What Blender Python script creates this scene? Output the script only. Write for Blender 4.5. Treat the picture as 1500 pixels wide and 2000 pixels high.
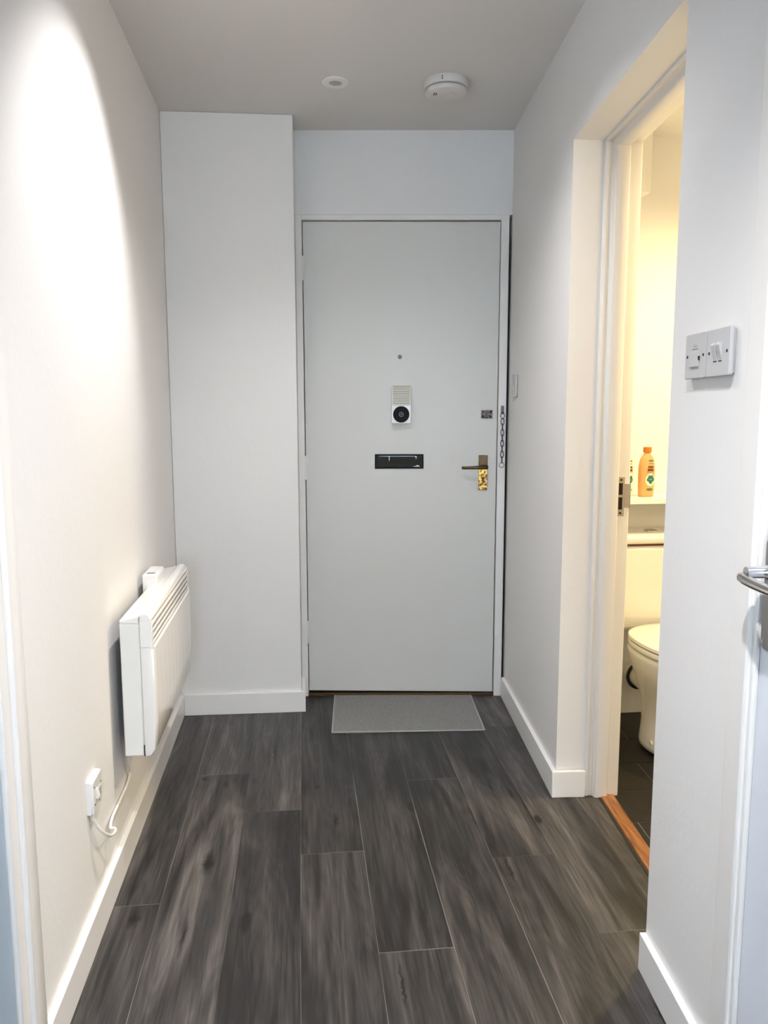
import bpy, bmesh, math, random
from mathutils import Vector, Matrix
PI = math.pi
for o in list(bpy.data.objects): bpy.data.objects.remove(o)
scene = bpy.context.scene
COL = scene.collection

# ---------------------------------------------------------------- camera
FPX, PITCH, YAW, ROLL, EYE = 1493.85, 0.12873, 0.10655, 0.00197, 1.2355
_f = Vector((math.sin(YAW)*math.cos(PITCH), math.cos(YAW)*math.cos(PITCH), -math.sin(PITCH)))
_r = Vector((math.cos(YAW), -math.sin(YAW), 0)); _d = _f.cross(_r)
_rt = _r*math.cos(ROLL)+_d*math.sin(ROLL); _dn = _d*math.cos(ROLL)-_r*math.sin(ROLL)
cd = bpy.data.cameras.new('camera'); cam = bpy.data.objects.new('camera', cd); COL.objects.link(cam)
cd.sensor_fit = 'HORIZONTAL'; cd.sensor_width = 36; cd.lens = 36*FPX/1500; cd.clip_start = 0.02
M = Matrix((( _rt.x, -_dn.x, -_f.x, 0), (_rt.y, -_dn.y, -_f.y, 0), (_rt.z, -_dn.z, -_f.z, EYE), (0, 0, 0, 1)))
cam.matrix_world = M
scene.camera = cam

# ---------------------------------------------------------------- world, lights, exposure
vs = scene.view_settings
scene.display_settings.display_device = 'sRGB'
vs.view_transform = 'Standard'; vs.look = 'None'; vs.gamma = 1; vs.use_curve_mapping = False
vs.exposure = 0.6
w = bpy.data.worlds.new('world'); scene.world = w; w.use_nodes = True
bg = w.node_tree.nodes['Background']; bg.inputs[0].default_value = (0.62, 0.78, 1.0, 1); bg.inputs[1].default_value = 1.0

def lamp(kind, name, loc, energy, color, target=None, **kw):
    l = bpy.data.lights.new(name, kind); l.energy = energy; l.color = color
    for k, v in kw.items(): setattr(l, k, v)
    o = bpy.data.objects.new(name, l); COL.objects.link(o); o.location = loc
    if target is not None:
        o.rotation_euler = (Vector(target)-Vector(loc)).to_track_quat('-Z', 'Y').to_euler()
    return o
DL1 = (0.16, 2.05, 2.349); DL2 = (0.14, 0.55, 2.349); WCL = (1.85, 1.29, 1.45); WCD = (1.60, 2.17, 2.25)
_b = Vector(DL1)+Vector((-0.62, -0.12, -0.775))
lamp('SPOT', 'assumed_hall_downlight_beam', DL1, 31, (1.0, 0.955, 0.94), _b, spot_size=math.radians(70), spot_blend=0.6, shadow_soft_size=0.016)  # assumed lamp out of view; beam and spill stand for one downlight
lamp('SPOT', 'assumed_hall_downlight_spill', DL1, 37, (1.0, 0.975, 0.945), (0.26, 2.02, 0), spot_size=math.radians(134), spot_blend=1.0, shadow_soft_size=0.022)
lamp('SPOT', 'assumed_hall_downlight_beam', DL2, 118, (1.0, 0.975, 0.96), (0.14, 0.56, 0), spot_size=math.radians(114), spot_blend=1.0, shadow_soft_size=0.025)  # second assumed hall lamp, unseen above the viewpoint
lamp('POINT', 'assumed_toilet_wall_bulb', WCL, 7.5, (1.0, 0.72, 0.40), shadow_soft_size=0.10)  # assumed unseen bulb, set low to lighten the space under the shelf
lamp('SPOT', 'assumed_toilet_downlight_beam', WCD, 82, (1.0, 0.76, 0.37), (1.5, 2.35, 0.4), spot_size=math.radians(140), spot_blend=0.8, shadow_soft_size=0.05)  # assumed unseen ceiling lamp for the warm light in the toilet room
lamp('AREA', 'assumed_window_daylight', (0.12, -2.72, 1.5), 115, (0.82, 0.91, 1.0), (0.12, 0, 1.2), shape='RECTANGLE', size=0.95, size_y=1.25)  # added area light for the assumed daylight from behind the camera

# ---------------------------------------------------------------- plan
HC = 2.3597
aL, bL = -0.4952, -0.0054
aR, bR = 0.6371, 0.0724
yB0, sB = 3.2551, -0.104
yRet, sRet, xRet = 3.0895, -0.0226, -0.0155
Y1, Y2, ZH = 2.2776, 1.4988, 2.0257
HB, TB = 0.0877, 0.015
ZWC, YWC = 2.27, 2.92
XL = lambda y, o=0: aL+bL*y+o
XR = lambda y, o=0: aR+bR*y-o
YB = lambda x, o=0: yB0+sB*x-o
YR = lambda x, o=0: yRet+sRet*x-o
ANG_L = math.atan2(-bL, 1.0)
ANG_R = math.atan2(bR, -1.0)
ANG_D = math.atan2(-1.0, sB)
def cornerR(o=0):
    y = 3.1
    for _ in range(8): x = XR(y, o); y = YB(x, 0)
    return x, y

# ---------------------------------------------------------------- materials
def mat(name, color, rough=0.5, metal=0.0, bump=0.0, bscale=40, spec=0.5, var=0.0, coat=0.0, var_scale=3.0):
    m = bpy.data.materials.new(name); m.use_nodes = True
    nt = m.node_tree; b = nt.nodes['Principled BSDF']
    c = tuple(color)+(1,)
    b.inputs['Base Color'].default_value = c; b.inputs['Roughness'].default_value = rough
    b.inputs['Metallic'].default_value = metal; b.inputs['Specular IOR Level'].default_value = spec
    b.inputs['Coat Weight'].default_value = coat
    tc = nt.nodes.new('ShaderNodeTexCoord')
    if bump:
        n = nt.nodes.new('ShaderNodeTexNoise'); n.inputs['Scale'].default_value = bscale; n.inputs['Detail'].default_value = 6
        nt.links.new(tc.outputs['Object'], n.inputs['Vector'])
        bp = nt.nodes.new('ShaderNodeBump'); bp.inputs['Strength'].default_value = bump; bp.inputs['Distance'].default_value = 0.002
        nt.links.new(n.outputs['Fac'], bp.inputs['Height']); nt.links.new(bp.outputs['Normal'], b.inputs['Normal'])
    n2 = nt.nodes.new('ShaderNodeTexNoise'); n2.inputs['Scale'].default_value = var_scale; n2.inputs['Detail'].default_value = 4
    nt.links.new(tc.outputs['Object'], n2.inputs['Vector'])
    mx = nt.nodes.new('ShaderNodeMix'); mx.data_type = 'RGBA'
    v = max(var, 0.01)
    mx.inputs[6].default_value = tuple(x*(1-v) for x in color)+(1,); mx.inputs[7].default_value = tuple(min(1, x*(1+v)) for x in color)+(1,)
    nt.links.new(n2.outputs['Fac'], mx.inputs[0]); nt.links.new(mx.outputs[2], b.inputs['Base Color'])
    return m
WALL = mat('wall_paint', (0.80, 0.80, 0.80), 0.62, bump=0.35, bscale=55, spec=0.3, var=0.012)
CEIL = mat('ceiling_paint', (0.72, 0.70, 0.685), 0.8, bump=0.2, bscale=35, spec=0.2, var=0.01)
TRIM = mat('trim_gloss_paint', (0.86, 0.86, 0.86), 0.3, bump=0.12, bscale=30, var=0.01)
FRAME = mat('frame_paint', (0.80, 0.79, 0.775), 0.38, bump=0.3, bscale=25, var=0.015)
DOORP = mat('door_paint', (0.665, 0.66, 0.635), 0.4, bump=0.15, bscale=18, var=0.015)
DOORB = mat('right_door_daylight_tint', (0.70, 0.755, 0.84), 0.42, bump=0.1, bscale=20, var=0.01)  # white leaf, with bluish daylight put into the base colour
DOORL = mat('left_door_daylight_tint', (0.33, 0.43, 0.54), 0.42, bump=0.1, bscale=20, var=0.01)  # white leaf too; dim blue daylight is painted into its colour
HEAT = mat('heater_enamel', (0.86, 0.85, 0.83), 0.16, spec=0.55, coat=0.3)
HEATG = mat('heater_end_plastic', (0.80, 0.80, 0.78), 0.35)
PLAS = mat('white_plastic', (0.80, 0.80, 0.80), 0.28)
PLASG = mat('switch_plastic', (0.55, 0.55, 0.56), 0.32)
CREAM = mat('cream_plastic', (0.74, 0.72, 0.64), 0.4)
ALARM = mat('alarm_plastic', (0.68, 0.66, 0.65), 0.5)
BLACK = mat('black_satin', (0.006, 0.006, 0.007), 0.5, spec=0.08)
DARK = mat('dark_void', (0.01, 0.009, 0.008), 0.7)
GREY = mat('grey_ring', (0.22, 0.22, 0.24), 0.3)
CHROME = mat('chrome', (0.62, 0.62, 0.63), 0.12, metal=1.0)
STEEL = mat('brushed_steel', (0.36, 0.36, 0.36), 0.32, metal=1.0, var=0.05)
NICKEL = mat('tarnished_nickel', (0.07, 0.062, 0.06), 0.4, metal=0.8, var=0.4, var_scale=90)
BRASS = mat('worn_brass', (0.52, 0.33, 0.08), 0.3, metal=0.85)
def patch(m, c0, c1, scale, lo=.44, hi=.56):
    N, Lk = m.node_tree.nodes, m.node_tree.links; b = N['Principled BSDF']
    tc = N.new('ShaderNodeTexCoord'); n = N.new('ShaderNodeTexNoise'); n.inputs['Scale'].default_value = scale; n.inputs['Detail'].default_value = 5
    r = N.new('ShaderNodeValToRGB'); r.color_ramp.elements[0].position = lo; r.color_ramp.elements[1].position = hi
    r.color_ramp.elements[0].color = c0+(1,); r.color_ramp.elements[1].color = c1+(1,)
    Lk.new(tc.outputs['Object'], n.inputs['Vector']); Lk.new(n.outputs['Fac'], r.inputs[0]); Lk.new(r.outputs[0], b.inputs['Base Color'])
patch(BRASS, (0.09, 0.04, 0.012), (0.62, 0.40, 0.10), 85)
RUST = mat('rusty_metal', (0.12, 0.09, 0.08), 0.5, metal=0.5); patch(RUST, (0.03, 0.015, 0.012), (0.22, 0.18, 0.17), 130)
BRONZE = mat('dark_bronze', (0.075, 0.05, 0.024), 0.35, metal=0.9, var=0.4, var_scale=60)
STRIKE = mat('painted_strike_steel', (0.42, 0.38, 0.34), 0.35, metal=0.7, var=0.1, var_scale=40)
CORD = mat('white_cord', (0.80, 0.79, 0.77), 0.35)
CERAM = mat('toilet_ceramic', (0.84, 0.83, 0.80), 0.08, coat=0.4)
SEAT = mat('seat_plastic', (0.86, 0.85, 0.81), 0.18)
RUBBER = mat('black_rubber', (0.012, 0.011, 0.01), 0.5)
BOT = mat('peach_bottle', (0.66, 0.36, 0.15), 0.3)
BOTW = mat('cream_bottle', (0.80, 0.66, 0.44), 0.35)
CAP = mat('orange_cap', (0.50, 0.17, 0.012), 0.3)
BROWN = mat('brown_print', (0.10, 0.02, 0.008), 0.5)
TEAL = mat('teal_print', (0.01, 0.14, 0.17), 0.5)
GREEN = mat('sage_print', (0.10, 0.15, 0.07), 0.5)
CREAMP = mat('cream_print', (0.82, 0.76, 0.55), 0.5)
GLASS = mat('window_glass', (0.9, 0.95, 1), 0.02); GLASS.node_tree.nodes['Principled BSDF'].inputs['Transmission Weight'].default_value = 1

def nodes_of(m): return m.node_tree.nodes, m.node_tree.links
def wood_mat():
    m = mat('threshold_oak', (0.30, 0.11, 0.03), 0.35, bump=0.3, bscale=60)
    N, Lk = nodes_of(m); b = N['Principled BSDF']
    tc = N.new('ShaderNodeTexCoord'); mp = N.new('ShaderNodeMapping'); mp.inputs['Scale'].default_value = (60, 5, 30)
    n = N.new('ShaderNodeTexNoise'); n.inputs['Scale'].default_value = 1.3; n.inputs['Detail'].default_value = 8; n.inputs['Distortion'].default_value = 0.8
    r = N.new('ShaderNodeValToRGB'); r.color_ramp.elements[0].position = 0.3; r.color_ramp.elements[1].position = 0.72
    r.color_ramp.elements[0].color = (0.13, 0.042, 0.012, 1); r.color_ramp.elements[1].color = (0.38, 0.165, 0.055, 1)
    Lk.new(tc.outputs['Object'], mp.inputs[0]); Lk.new(mp.outputs[0], n.inputs['Vector']); Lk.new(n.outputs['Fac'], r.inputs[0]); Lk.new(r.outputs[0], b.inputs['Base Color'])
    return m
OAK = wood_mat()
DARKOAK = mat('dark_sill_wood', (0.055, 0.032, 0.010), 0.5, var=0.5, var_scale=25)

# knots seen on the boards: (x, y, half width, half length, strength)
KNOTS = [(-0.155, 1.755, .010, .038, 1), (0.327, 2.26, .010, .030, 1), (0.085, 2.20, .006, .030, .9), (-0.275, 2.02, .012, .045, .8), (0.70, 2.14, .010, .022, .9),
         (0.035, 2.42, .006, .014, .9), (-0.27, 2.47, .006, .014, .8), (-0.345, 2.52, .010, .016, .6), (0.62, 2.52, .014, .055, .75), (0.66, 2.30, .008, .03, .5),
         (-0.215, 2.47, .004, .065, .5), (-0.115, 2.72, .005, .09, .55), (-0.43, 1.80, .012, .03, .7), (0.24, 1.78, .009, .06, .7), (0.28, 1.72, .008, .05, .7),
         (0.20, 1.50, .003, .055, .8), (0.46, 1.76, .014, .06, .5), (-0.30, 1.72, .005, .05, .6), (0.47, 1.62, .010, .06, .5), (-0.06, 2.15, .006, .04, .6), (0.02, 2.85, .005, .05, .6), (0.545, 1.90, .004, .06, .8), (0.72, 1.36, .004, .05, .7)]
def floor_mat():
    m = bpy.data.materials.new('grey_oak_vinyl'); m.use_nodes = True
    N, Lk = nodes_of(m); b = N['Principled BSDF']
    def node(t, **k):
        n = N.new(t)
        for a, v in k.items(): setattr(n, a, v)
        return n
    def math_(op, a, c=None, clamp=False):
        n = node('ShaderNodeMath', operation=op); n.use_clamp = clamp
        for i, v in enumerate((a, c)):
            if v is None: continue
            if isinstance(v, (int, float)): n.inputs[i].default_value = v
            else: Lk.new(v, n.inputs[i])
        return n.outputs[0]
    uv = node('ShaderNodeUVMap'); uv.uv_map = 'board'
    at = node('ShaderNodeAttribute'); at.attribute_name = 'board_id'
    sep = node('ShaderNodeSeparateXYZ'); Lk.new(uv.outputs[0], sep.inputs[0])
    sid = node('ShaderNodeSeparateColor'); Lk.new(at.outputs['Color'], sid.inputs[0])
    r1, r2, r3 = sid.outputs
    cmb = node('ShaderNodeCombineXYZ'); Lk.new(math_('ADD', sep.outputs[0], math_('MULTIPLY', r1, 7.0)), cmb.inputs[0])
    Lk.new(math_('ADD', sep.outputs[1], math_('MULTIPLY', r2, 9.0)), cmb.inputs[1]); Lk.new(math_('MULTIPLY', r3, 5.0), cmb.inputs[2])
    def noise(sc, scale, detail=5, dist=0.0, rough=0.55):
        mp = node('ShaderNodeMapping'); mp.inputs['Scale'].default_value = sc; Lk.new(cmb.outputs[0], mp.inputs[0])
        n = node('ShaderNodeTexNoise'); n.inputs['Scale'].default_value = scale; n.inputs['Detail'].default_value = detail
        n.inputs['Distortion'].default_value = dist; n.inputs['Roughness'].default_value = rough
        Lk.new(mp.outputs[0], n.inputs['Vector']); return n.outputs['Fac']
    broad = noise((9, 1.1, 1), 1.2, 3, 1.2)
    mid = noise((38, 1.6, 1), 1.0, 5, 1.6)
    fine = noise((260, 7, 1), 1.0, 4, 0.2, 0.6)
    # cathedral figure: rings of a stretched, warped field
    mpw = node('ShaderNodeMapping'); mpw.inputs['Scale'].default_value = (7, 0.9, 1); Lk.new(cmb.outputs[0], mpw.inputs[0])
    nw = node('ShaderNodeTexNoise'); nw.inputs['Scale'].default_value = 1.3; nw.inputs['Detail'].default_value = 2; Lk.new(mpw.outputs[0], nw.inputs['Vector'])
    ring = math_('FRACT', math_('MULTIPLY', nw.outputs['Fac'], 17.0))
    ring = math_('ABSOLUTE', math_('SUBTRACT', ring, 0.5))
    v = math_('ADD', math_('MULTIPLY', broad, 0.64), math_('MULTIPLY', mid, 0.34))
    v = math_('ADD', v, math_('MULTIPLY', fine, 0.25))
    v = math_('ADD', v, math_('MULTIPLY', ring, 0.10))
    v = math_('ADD', v, math_('MULTIPLY', math_('SUBTRACT', r2, 0.5), 0.15))
    ramp = node('ShaderNodeValToRGB'); cr = ramp.color_ramp
    cr.elements[0].position = 0.44; cr.elements[0].color = (0.0065, 0.0065, 0.0068, 1)
    cr.elements[1].position = 0.86; cr.elements[1].color = (0.128, 0.117, 0.113, 1)
    e = cr.elements.new(0.54); e.color = (0.0145, 0.014, 0.0145, 1)
    e = cr.elements.new(0.625); e.color = (0.031, 0.0292, 0.0296, 1)
    e = cr.elements.new(0.73); e.color = (0.060, 0.055, 0.054, 1)
    Lk.new(v, ramp.inputs[0])
    # knots and splits at their places on the boards
    tc = node('ShaderNodeTexCoord'); so = node('ShaderNodeSeparateXYZ')
    wn = node('ShaderNodeTexNoise'); wn.inputs['Scale'].default_value = 45; wn.inputs['Detail'].default_value = 3; Lk.new(tc.outputs['Object'], wn.inputs['Vector'])
    Lk.new(tc.outputs['Object'], so.inputs[0])
    wob = math_('MULTIPLY', math_('SUBTRACT', wn.outputs['Fac'], 0.5), 0.022)
    kx = math_('ADD', so.outputs[0], wob); tot = None
    for (x, y, a, c, s) in KNOTS:
        dx = math_('DIVIDE', math_('SUBTRACT', kx, x), a*1.45); dy = math_('DIVIDE', math_('SUBTRACT', so.outputs[1], y), c*1.35)
        d2 = math_('ADD', math_('MULTIPLY', dx, dx), math_('MULTIPLY', dy, dy))
        k = math_('MULTIPLY', math_('SUBTRACT', 1.15, math_('SQRT', d2), True), s)
        tot = k if tot is None else math_('MAXIMUM', tot, k)
    # halo of darker wood, then black core
    mk = node('ShaderNodeMix', data_type='RGBA'); Lk.new(math_('MULTIPLY', tot, 1.7, True), mk.inputs[0]); Lk.new(ramp.outputs[0], mk.inputs[6]); mk.inputs[7].default_value = (0.006, 0.0055, 0.0055, 1)
    # joints
    eu = math_('MINIMUM', sep.outputs[0], math_('SUBTRACT', 0.1775, sep.outputs[0]))
    ev = node('ShaderNodeAttribute'); ev.attribute_name = 'end_gap'
    sl = node('ShaderNodeSeparateColor'); Lk.new(ev.outputs['Color'], sl.inputs[0])
    evm = math_('MINIMUM', sep.outputs[1], math_('SUBTRACT', 1.2192, sep.outputs[1]))
    patch = noise((2, 1.4, 1), 1.4, 2)
    sidej = math_('MULTIPLY', math_('LESS_THAN', eu, 0.0009), math_('MULTIPLY', math_('SUBTRACT', patch, 0.40), 5.0, True))
    endj = math_('LESS_THAN', evm, 0.0016)
    j = math_('MAXIMUM', sidej, math_('MULTIPLY', endj, math_('MULTIPLY', math_('SUBTRACT', patch, 0.36), 2.2, True)))
    mj = node('ShaderNodeMix', data_type='RGBA'); Lk.new(j, mj.inputs[0]); Lk.new(mk.outputs[2], mj.inputs[6]); mj.inputs[7].default_value = (0.20, 0.19, 0.185, 1)
    Lk.new(mj.outputs[2], b.inputs['Base Color'])
    b.inputs['Roughness'].default_value = 0.46; b.inputs['Specular IOR Level'].default_value = 0.4
    bp = node('ShaderNodeBump'); bp.inputs['Strength'].default_value = 0.35; bp.inputs['Distance'].default_value = 0.0012
    Lk.new(math_('ADD', fine, math_('MULTIPLY', mid, 0.5)), bp.inputs['Height']); Lk.new(bp.outputs[0], b.inputs['Normal'])
    return m
FLOOR = floor_mat()
def slate_mat():
    m = mat('dark_slate_tile', (0.008, 0.006, 0.0048), 0.5, bump=0.5, bscale=30, var=0.5, var_scale=7); return m
SLATE = slate_mat(); GROUT = mat('tile_grout', (0.20, 0.19, 0.17), 0.8)
def weave_mat():
    m = mat('grey_weave', (0.22, 0.22, 0.215), 0.95, spec=0.1)
    N, Lk = nodes_of(m); b = N['Principled BSDF']
    tc = N.new('ShaderNodeTexCoord')
    w1 = N.new('ShaderNodeTexWave'); w1.inputs['Scale'].default_value = 95; w1.bands_direction = 'X'; w1.inputs['Distortion'].default_value = 0.6
    w2 = N.new('ShaderNodeTexWave'); w2.inputs['Scale'].default_value = 95; w2.bands_direction = 'Y'; w2.inputs['Distortion'].default_value = 0.6
    ad = N.new('ShaderNodeMath'); ad.operation = 'MULTIPLY'
    nz = N.new('ShaderNodeTexNoise'); nz.inputs['Scale'].default_value = 160; nz.inputs['Detail'].default_value = 2
    ad2 = N.new('ShaderNodeMath'); ad2.operation = 'ADD'
    r = N.new('ShaderNodeValToRGB'); r.color_ramp.elements[0].color = (0.12, 0.12, 0.118, 1); r.color_ramp.elements[1].color = (0.34, 0.34, 0.335, 1); r.color_ramp.elements[0].position = 0.3; r.color_ramp.elements[1].position = 1.2 if False else 1.0
    for n in (w1, w2, nz): Lk.new(tc.outputs['Object'], n.inputs['Vector'])
    Lk.new(w1.outputs['Fac'], ad.inputs[0]); Lk.new(w2.outputs['Fac'], ad.inputs[1]); Lk.new(ad.outputs[0], ad2.inputs[0]); Lk.new(nz.outputs['Fac'], ad2.inputs[1])
    Lk.new(ad2.outputs[0], r.inputs[0]); Lk.new(r.outputs[0], b.inputs['Base Color'])
    bp = N.new('ShaderNodeBump'); bp.inputs['Strength'].default_value = 0.6; bp.inputs['Distance'].default_value = 0.001
    Lk.new(ad2.outputs[0], bp.inputs['Height']); Lk.new(bp.outputs[0], b.inputs['Normal'])
    return m
WEAVE = weave_mat(); WEDGE = mat('grey_binding', (0.36, 0.36, 0.355), 0.9, spec=0.1)

# ---------------------------------------------------------------- mesh helpers
class MB:
    def __init__(s): s.bm = bmesh.new()
    def box(s, x0, x1, y0, y1, z0, z1):
        vs_ = [s.bm.verts.new((x, y, z)) for z in (z0, z1) for (x, y) in ((x0, y0), (x1, y0), (x1, y1), (x0, y1))]
        for f in ((3, 2, 1, 0), (4, 5, 6, 7), (0, 1, 5, 4), (1, 2, 6, 5), (2, 3, 7, 6), (3, 0, 4, 7)): s.bm.faces.new([vs_[i] for i in f])
        return s
    def prism(s, pts, z0, z1):       # pts: plan polygon
        a = [s.bm.verts.new((x, y, z0)) for x, y in pts]; b = [s.bm.verts.new((x, y, z1)) for x, y in pts]; n = len(pts)
        s.bm.faces.new(list(reversed(a))); s.bm.faces.new(b)
        for i in range(n): s.bm.faces.new([a[i], a[(i+1) % n], b[(i+1) % n], b[i]])
        return s
    def extrude(s, pts, fn0, fn1):   # pts 2-D profile, fn maps (a,b)->xyz at each end
        a = [s.bm.verts.new(fn0(*p)) for p in pts]; b = [s.bm.verts.new(fn1(*p)) for p in pts]; n = len(pts)
        s.bm.faces.new(list(reversed(a))); s.bm.faces.new(b)
        for i in range(n): s.bm.faces.new([a[i], a[(i+1) % n], b[(i+1) % n], b[i]])
        return s
    def lathe(s, prof, c=(0, 0, 0), axis='Z', n=40):   # prof: (r, h)
        rings = []
        for r, h in prof:
            row = []
            for i in range(n):
                t = 2*PI*i/n; a, b_ = r*math.cos(t), r*math.sin(t)
                p = {'Z': (a, b_, h), 'X': (h, a, b_), 'Y': (a, h, b_)}[axis]
                row.append(s.bm.verts.new((c[0]+p[0], c[1]+p[1], c[2]+p[2])))
            rings.append(row)
        for k in range(len(rings)-1):
            for i in range(n): s.bm.faces.new([rings[k][i], rings[k][(i+1) % n], rings[k+1][(i+1) % n], rings[k+1][i]])
        s.bm.faces.new(rings[0][::-1]); s.bm.faces.new(rings[-1])
        return s
    def tube(s, path, r, n=12, closed=False, sy=1.0):
        path = [Vector(p) for p in path]; rows = []; m = len(path)
        rr = r if isinstance(r, (list, tuple)) else [r]*m
        up = None
        for i, p in enumerate(path):
            if closed: t = path[(i+1) % m]-path[i-1]
            else: t = path[min(i+1, m-1)]-path[max(i-1, 0)]
            t.normalize()
            if up is None:
                up = Vector((0, 0, 1)) if abs(t.z) < 0.9 else Vector((1, 0, 0))
            u = (up-t*up.dot(t)).normalized(); v = t.cross(u); up = u
            rows.append([s.bm.verts.new(p+(u*math.cos(2*PI*k/n)*sy+v*math.sin(2*PI*k/n))*rr[i]) for k in range(n)])
        for i in range(m if closed else m-1):
            a, b_ = rows[i], rows[(i+1) % m]
            for k in range(n): s.bm.faces.new([a[k], a[(k+1) % n], b_[(k+1) % n], b_[k]])
        if not closed: s.bm.faces.new(rows[0][::-1]); s.bm.faces.new(rows[-1])
        return s
    def loft(s, sections):
        rows = [[s.bm.verts.new(p) for p in sec] for sec in sections]; n = len(rows[0])
        for a, b_ in zip(rows, rows[1:]):
            for k in range(n): s.bm.faces.new([a[k], a[(k+1) % n], b_[(k+1) % n], b_[k]])
        s.bm.faces.new(rows[0][::-1]); s.bm.faces.new(rows[-1]); return s
    def build(s, name, m, parent=None, bevel=0.0, smooth=False, seg=2, angle=35, subsurf=0, kind=None, mats=None):
        bmesh.ops.recalc_face_normals(s.bm, faces=s.bm.faces[:])
        me = bpy.data.meshes.new(name); s.bm.to_mesh(me); s.bm.free()
        o = bpy.data.objects.new(name, me); COL.objects.link(o)
        for mm in (mats or [m]): me.materials.append(mm)
        if parent is not None: o.parent = parent
        if bevel:
            bv = o.modifiers.new('bevel', 'BEVEL'); bv.width = bevel; bv.segments = seg; bv.limit_method = 'ANGLE'; bv.angle_limit = math.radians(angle)
        if subsurf:
            ss = o.modifiers.new('sub', 'SUBSURF'); ss.levels = subsurf; ss.render_levels = subsurf
        if smooth or bevel or subsurf:
            for p in me.polygons: p.use_smooth = True
            if not subsurf:
                try: me.set_sharp_from_angle(angle=math.radians(40))
                except Exception: pass
        if kind: o['kind'] = kind
        return o
def tag(o, label, cat, group=None, kind=None):
    o['label'] = label; o['category'] = cat
    if group: o['group'] = group
    if kind: o['kind'] = kind
    return o
def empty(name, loc, rz=0.0):
    o = bpy.data.objects.new(name, None); COL.objects.link(o); o.location = loc; o.rotation_euler = (0, 0, rz); o.empty_display_size = 0.05
    return o
def S(o, label=None, cat=None):
    o['kind'] = 'structure'
    if label: o['label'] = label
    if cat: o['category'] = cat
    return o
nR = Vector((-1, bR)).normalized(); tR = Vector((bR, 1)).normalized()
def PR(y, u):      # point on right wall line, u metres deep into the wall
    return (XR(y)-nR.x*u, y-nR.y*u)
def strip(m, fn_a, y0, y1, z0, z1):
    m.prism([fn_a(y0, 0), fn_a(y1, 0), fn_a(y1, 1), fn_a(y0, 1)], z0, z1)

# ================================================================ STRUCTURE
# ---- floor boards
random.seed(11)
W, LEN = 0.1775, 1.2192
X0 = -0.020
ends = {-4: 1.2, -3: 1.85, -2: 2.546, -1: 2.28, 0: 2.03, 1: 1.611, 2: 2.432, 3: 1.955, 4: 1.622, 5: 2.3}
def thr_x(y): return XR(y, -0.143)
bm = bmesh.new(); uvl = bm.loops.layers.uv.new('board'); cl = bm.loops.layers.float_color.new('board_id'); el = bm.loops.layers.float_color.new('end_gap')
for c, e in ends.items():
    xa = X0+c*W; k = -5
    while True:
        ya = e+k*LEN; yb = ya+LEN
        if ya > 3.6: break
        k += 1
        if yb < -2.7: continue
        rid = (random.random(), random.random(), random.random(), 1)
        y0_, y1_ = max(ya, -2.7), min(yb, 3.6)
        cuts = [y0_]+[t for t in (Y2-0.05, Y1+0.05) if y0_ < t < y1_]+[y1_]
        for a, b_ in zip(cuts, cuts[1:]):
            def lim(y): return min(xa+W, thr_x(y)) if xa < 1.3 else xa+W
            xa_, x1a, x1b = xa, lim(a), lim(b_)
            if x1a <= xa_+1e-3 and x1b <= xa_+1e-3: continue
            x1a, x1b = max(x1a, xa_+1e-4), max(x1b, xa_+1e-4)
            vs_ = [bm.verts.new(p) for p in ((xa_, a, 0), (x1a, a, 0), (x1b, b_, 0), (xa_, b_, 0))]
            f = bm.faces.new(vs_)
            for lp in f.loops:
                lp[uvl].uv = (lp.vert.co.x-xa, lp.vert.co.y-ya); lp[cl] = rid; lp[el] = (1, 1, 1, 1)
low = bmesh.ops.extrude_face_region(bm, geom=[bm.faces.new([bm.verts.new(p) for p in ((-0.75, -2.7, -0.004), (thr_x(-2.7), -2.7, -0.004), (thr_x(3.6), 3.6, -0.004), (-0.75, 3.6, -0.004))])])
for g in low['geom']:
    if isinstance(g, bmesh.types.BMVert): g.co.z -= 0.04
me = bpy.data.meshes.new('floor'); bm.to_mesh(me); bm.free(); me.materials.append(FLOOR)
fl = bpy.data.objects.new('floor', me); COL.objects.link(fl); S(fl, 'dark grey wood-look plank floor of the hallway', 'floor')

# ---- ceiling
S(MB().prism([(-0.75, -2.7), (1.05, -2.7), (1.05, 3.5), (-0.75, 3.5)], HC, HC+0.12).build('ceiling', CEIL), 'plain off-white hallway ceiling', 'ceiling')

# ---- left wall with doorway near the camera
LA0, LA1 = 0.46, 1.29      # doorway limits
m = MB()
for (a, b_, z0, z1) in ((LA1, 3.5, 0, HC), (LA0, LA1, 2.02, HC), (-2.7, LA0, 0, HC)):
    m.prism([(XL(a), a), (XL(b_), b_), (XL(b_, -0.14), b_), (XL(a, -0.14), a)], z0, z1)
S(m.build('wall_left', WALL), 'white hallway wall behind the panel heater', 'wall')
# return wall beside the entrance recess
m = MB().prism([(XL(yRet), YR(XL(yRet))), (xRet, YR(xRet)), (xRet, 3.42), (XL(3.42), 3.42)], 0, HC)
S(m.build('wall_return', WALL, bevel=0.004), 'white wall stub left of the entrance door', 'wall')
# wall over the entrance door, plus an added slab behind to stop light leaks
cx_, cy_ = cornerR()
ZF = 2.034
m = MB().prism([(xRet, YB(xRet)), (cx_+0.02, YB(cx_+0.02)), (cx_+0.02, YB(cx_+0.02)+0.12), (xRet, YB(xRet)+0.12)], ZF, HC)
m.prism([(xRet, YB(xRet)+0.12), (cx_+0.1, YB(cx_+0.1)+0.12), (cx_+0.1, YB(cx_+0.1)+0.2), (xRet, YB(xRet)+0.2)], 0, HC)
S(m.build('wall_back', WALL), 'white wall above the entrance door', 'wall')
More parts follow.
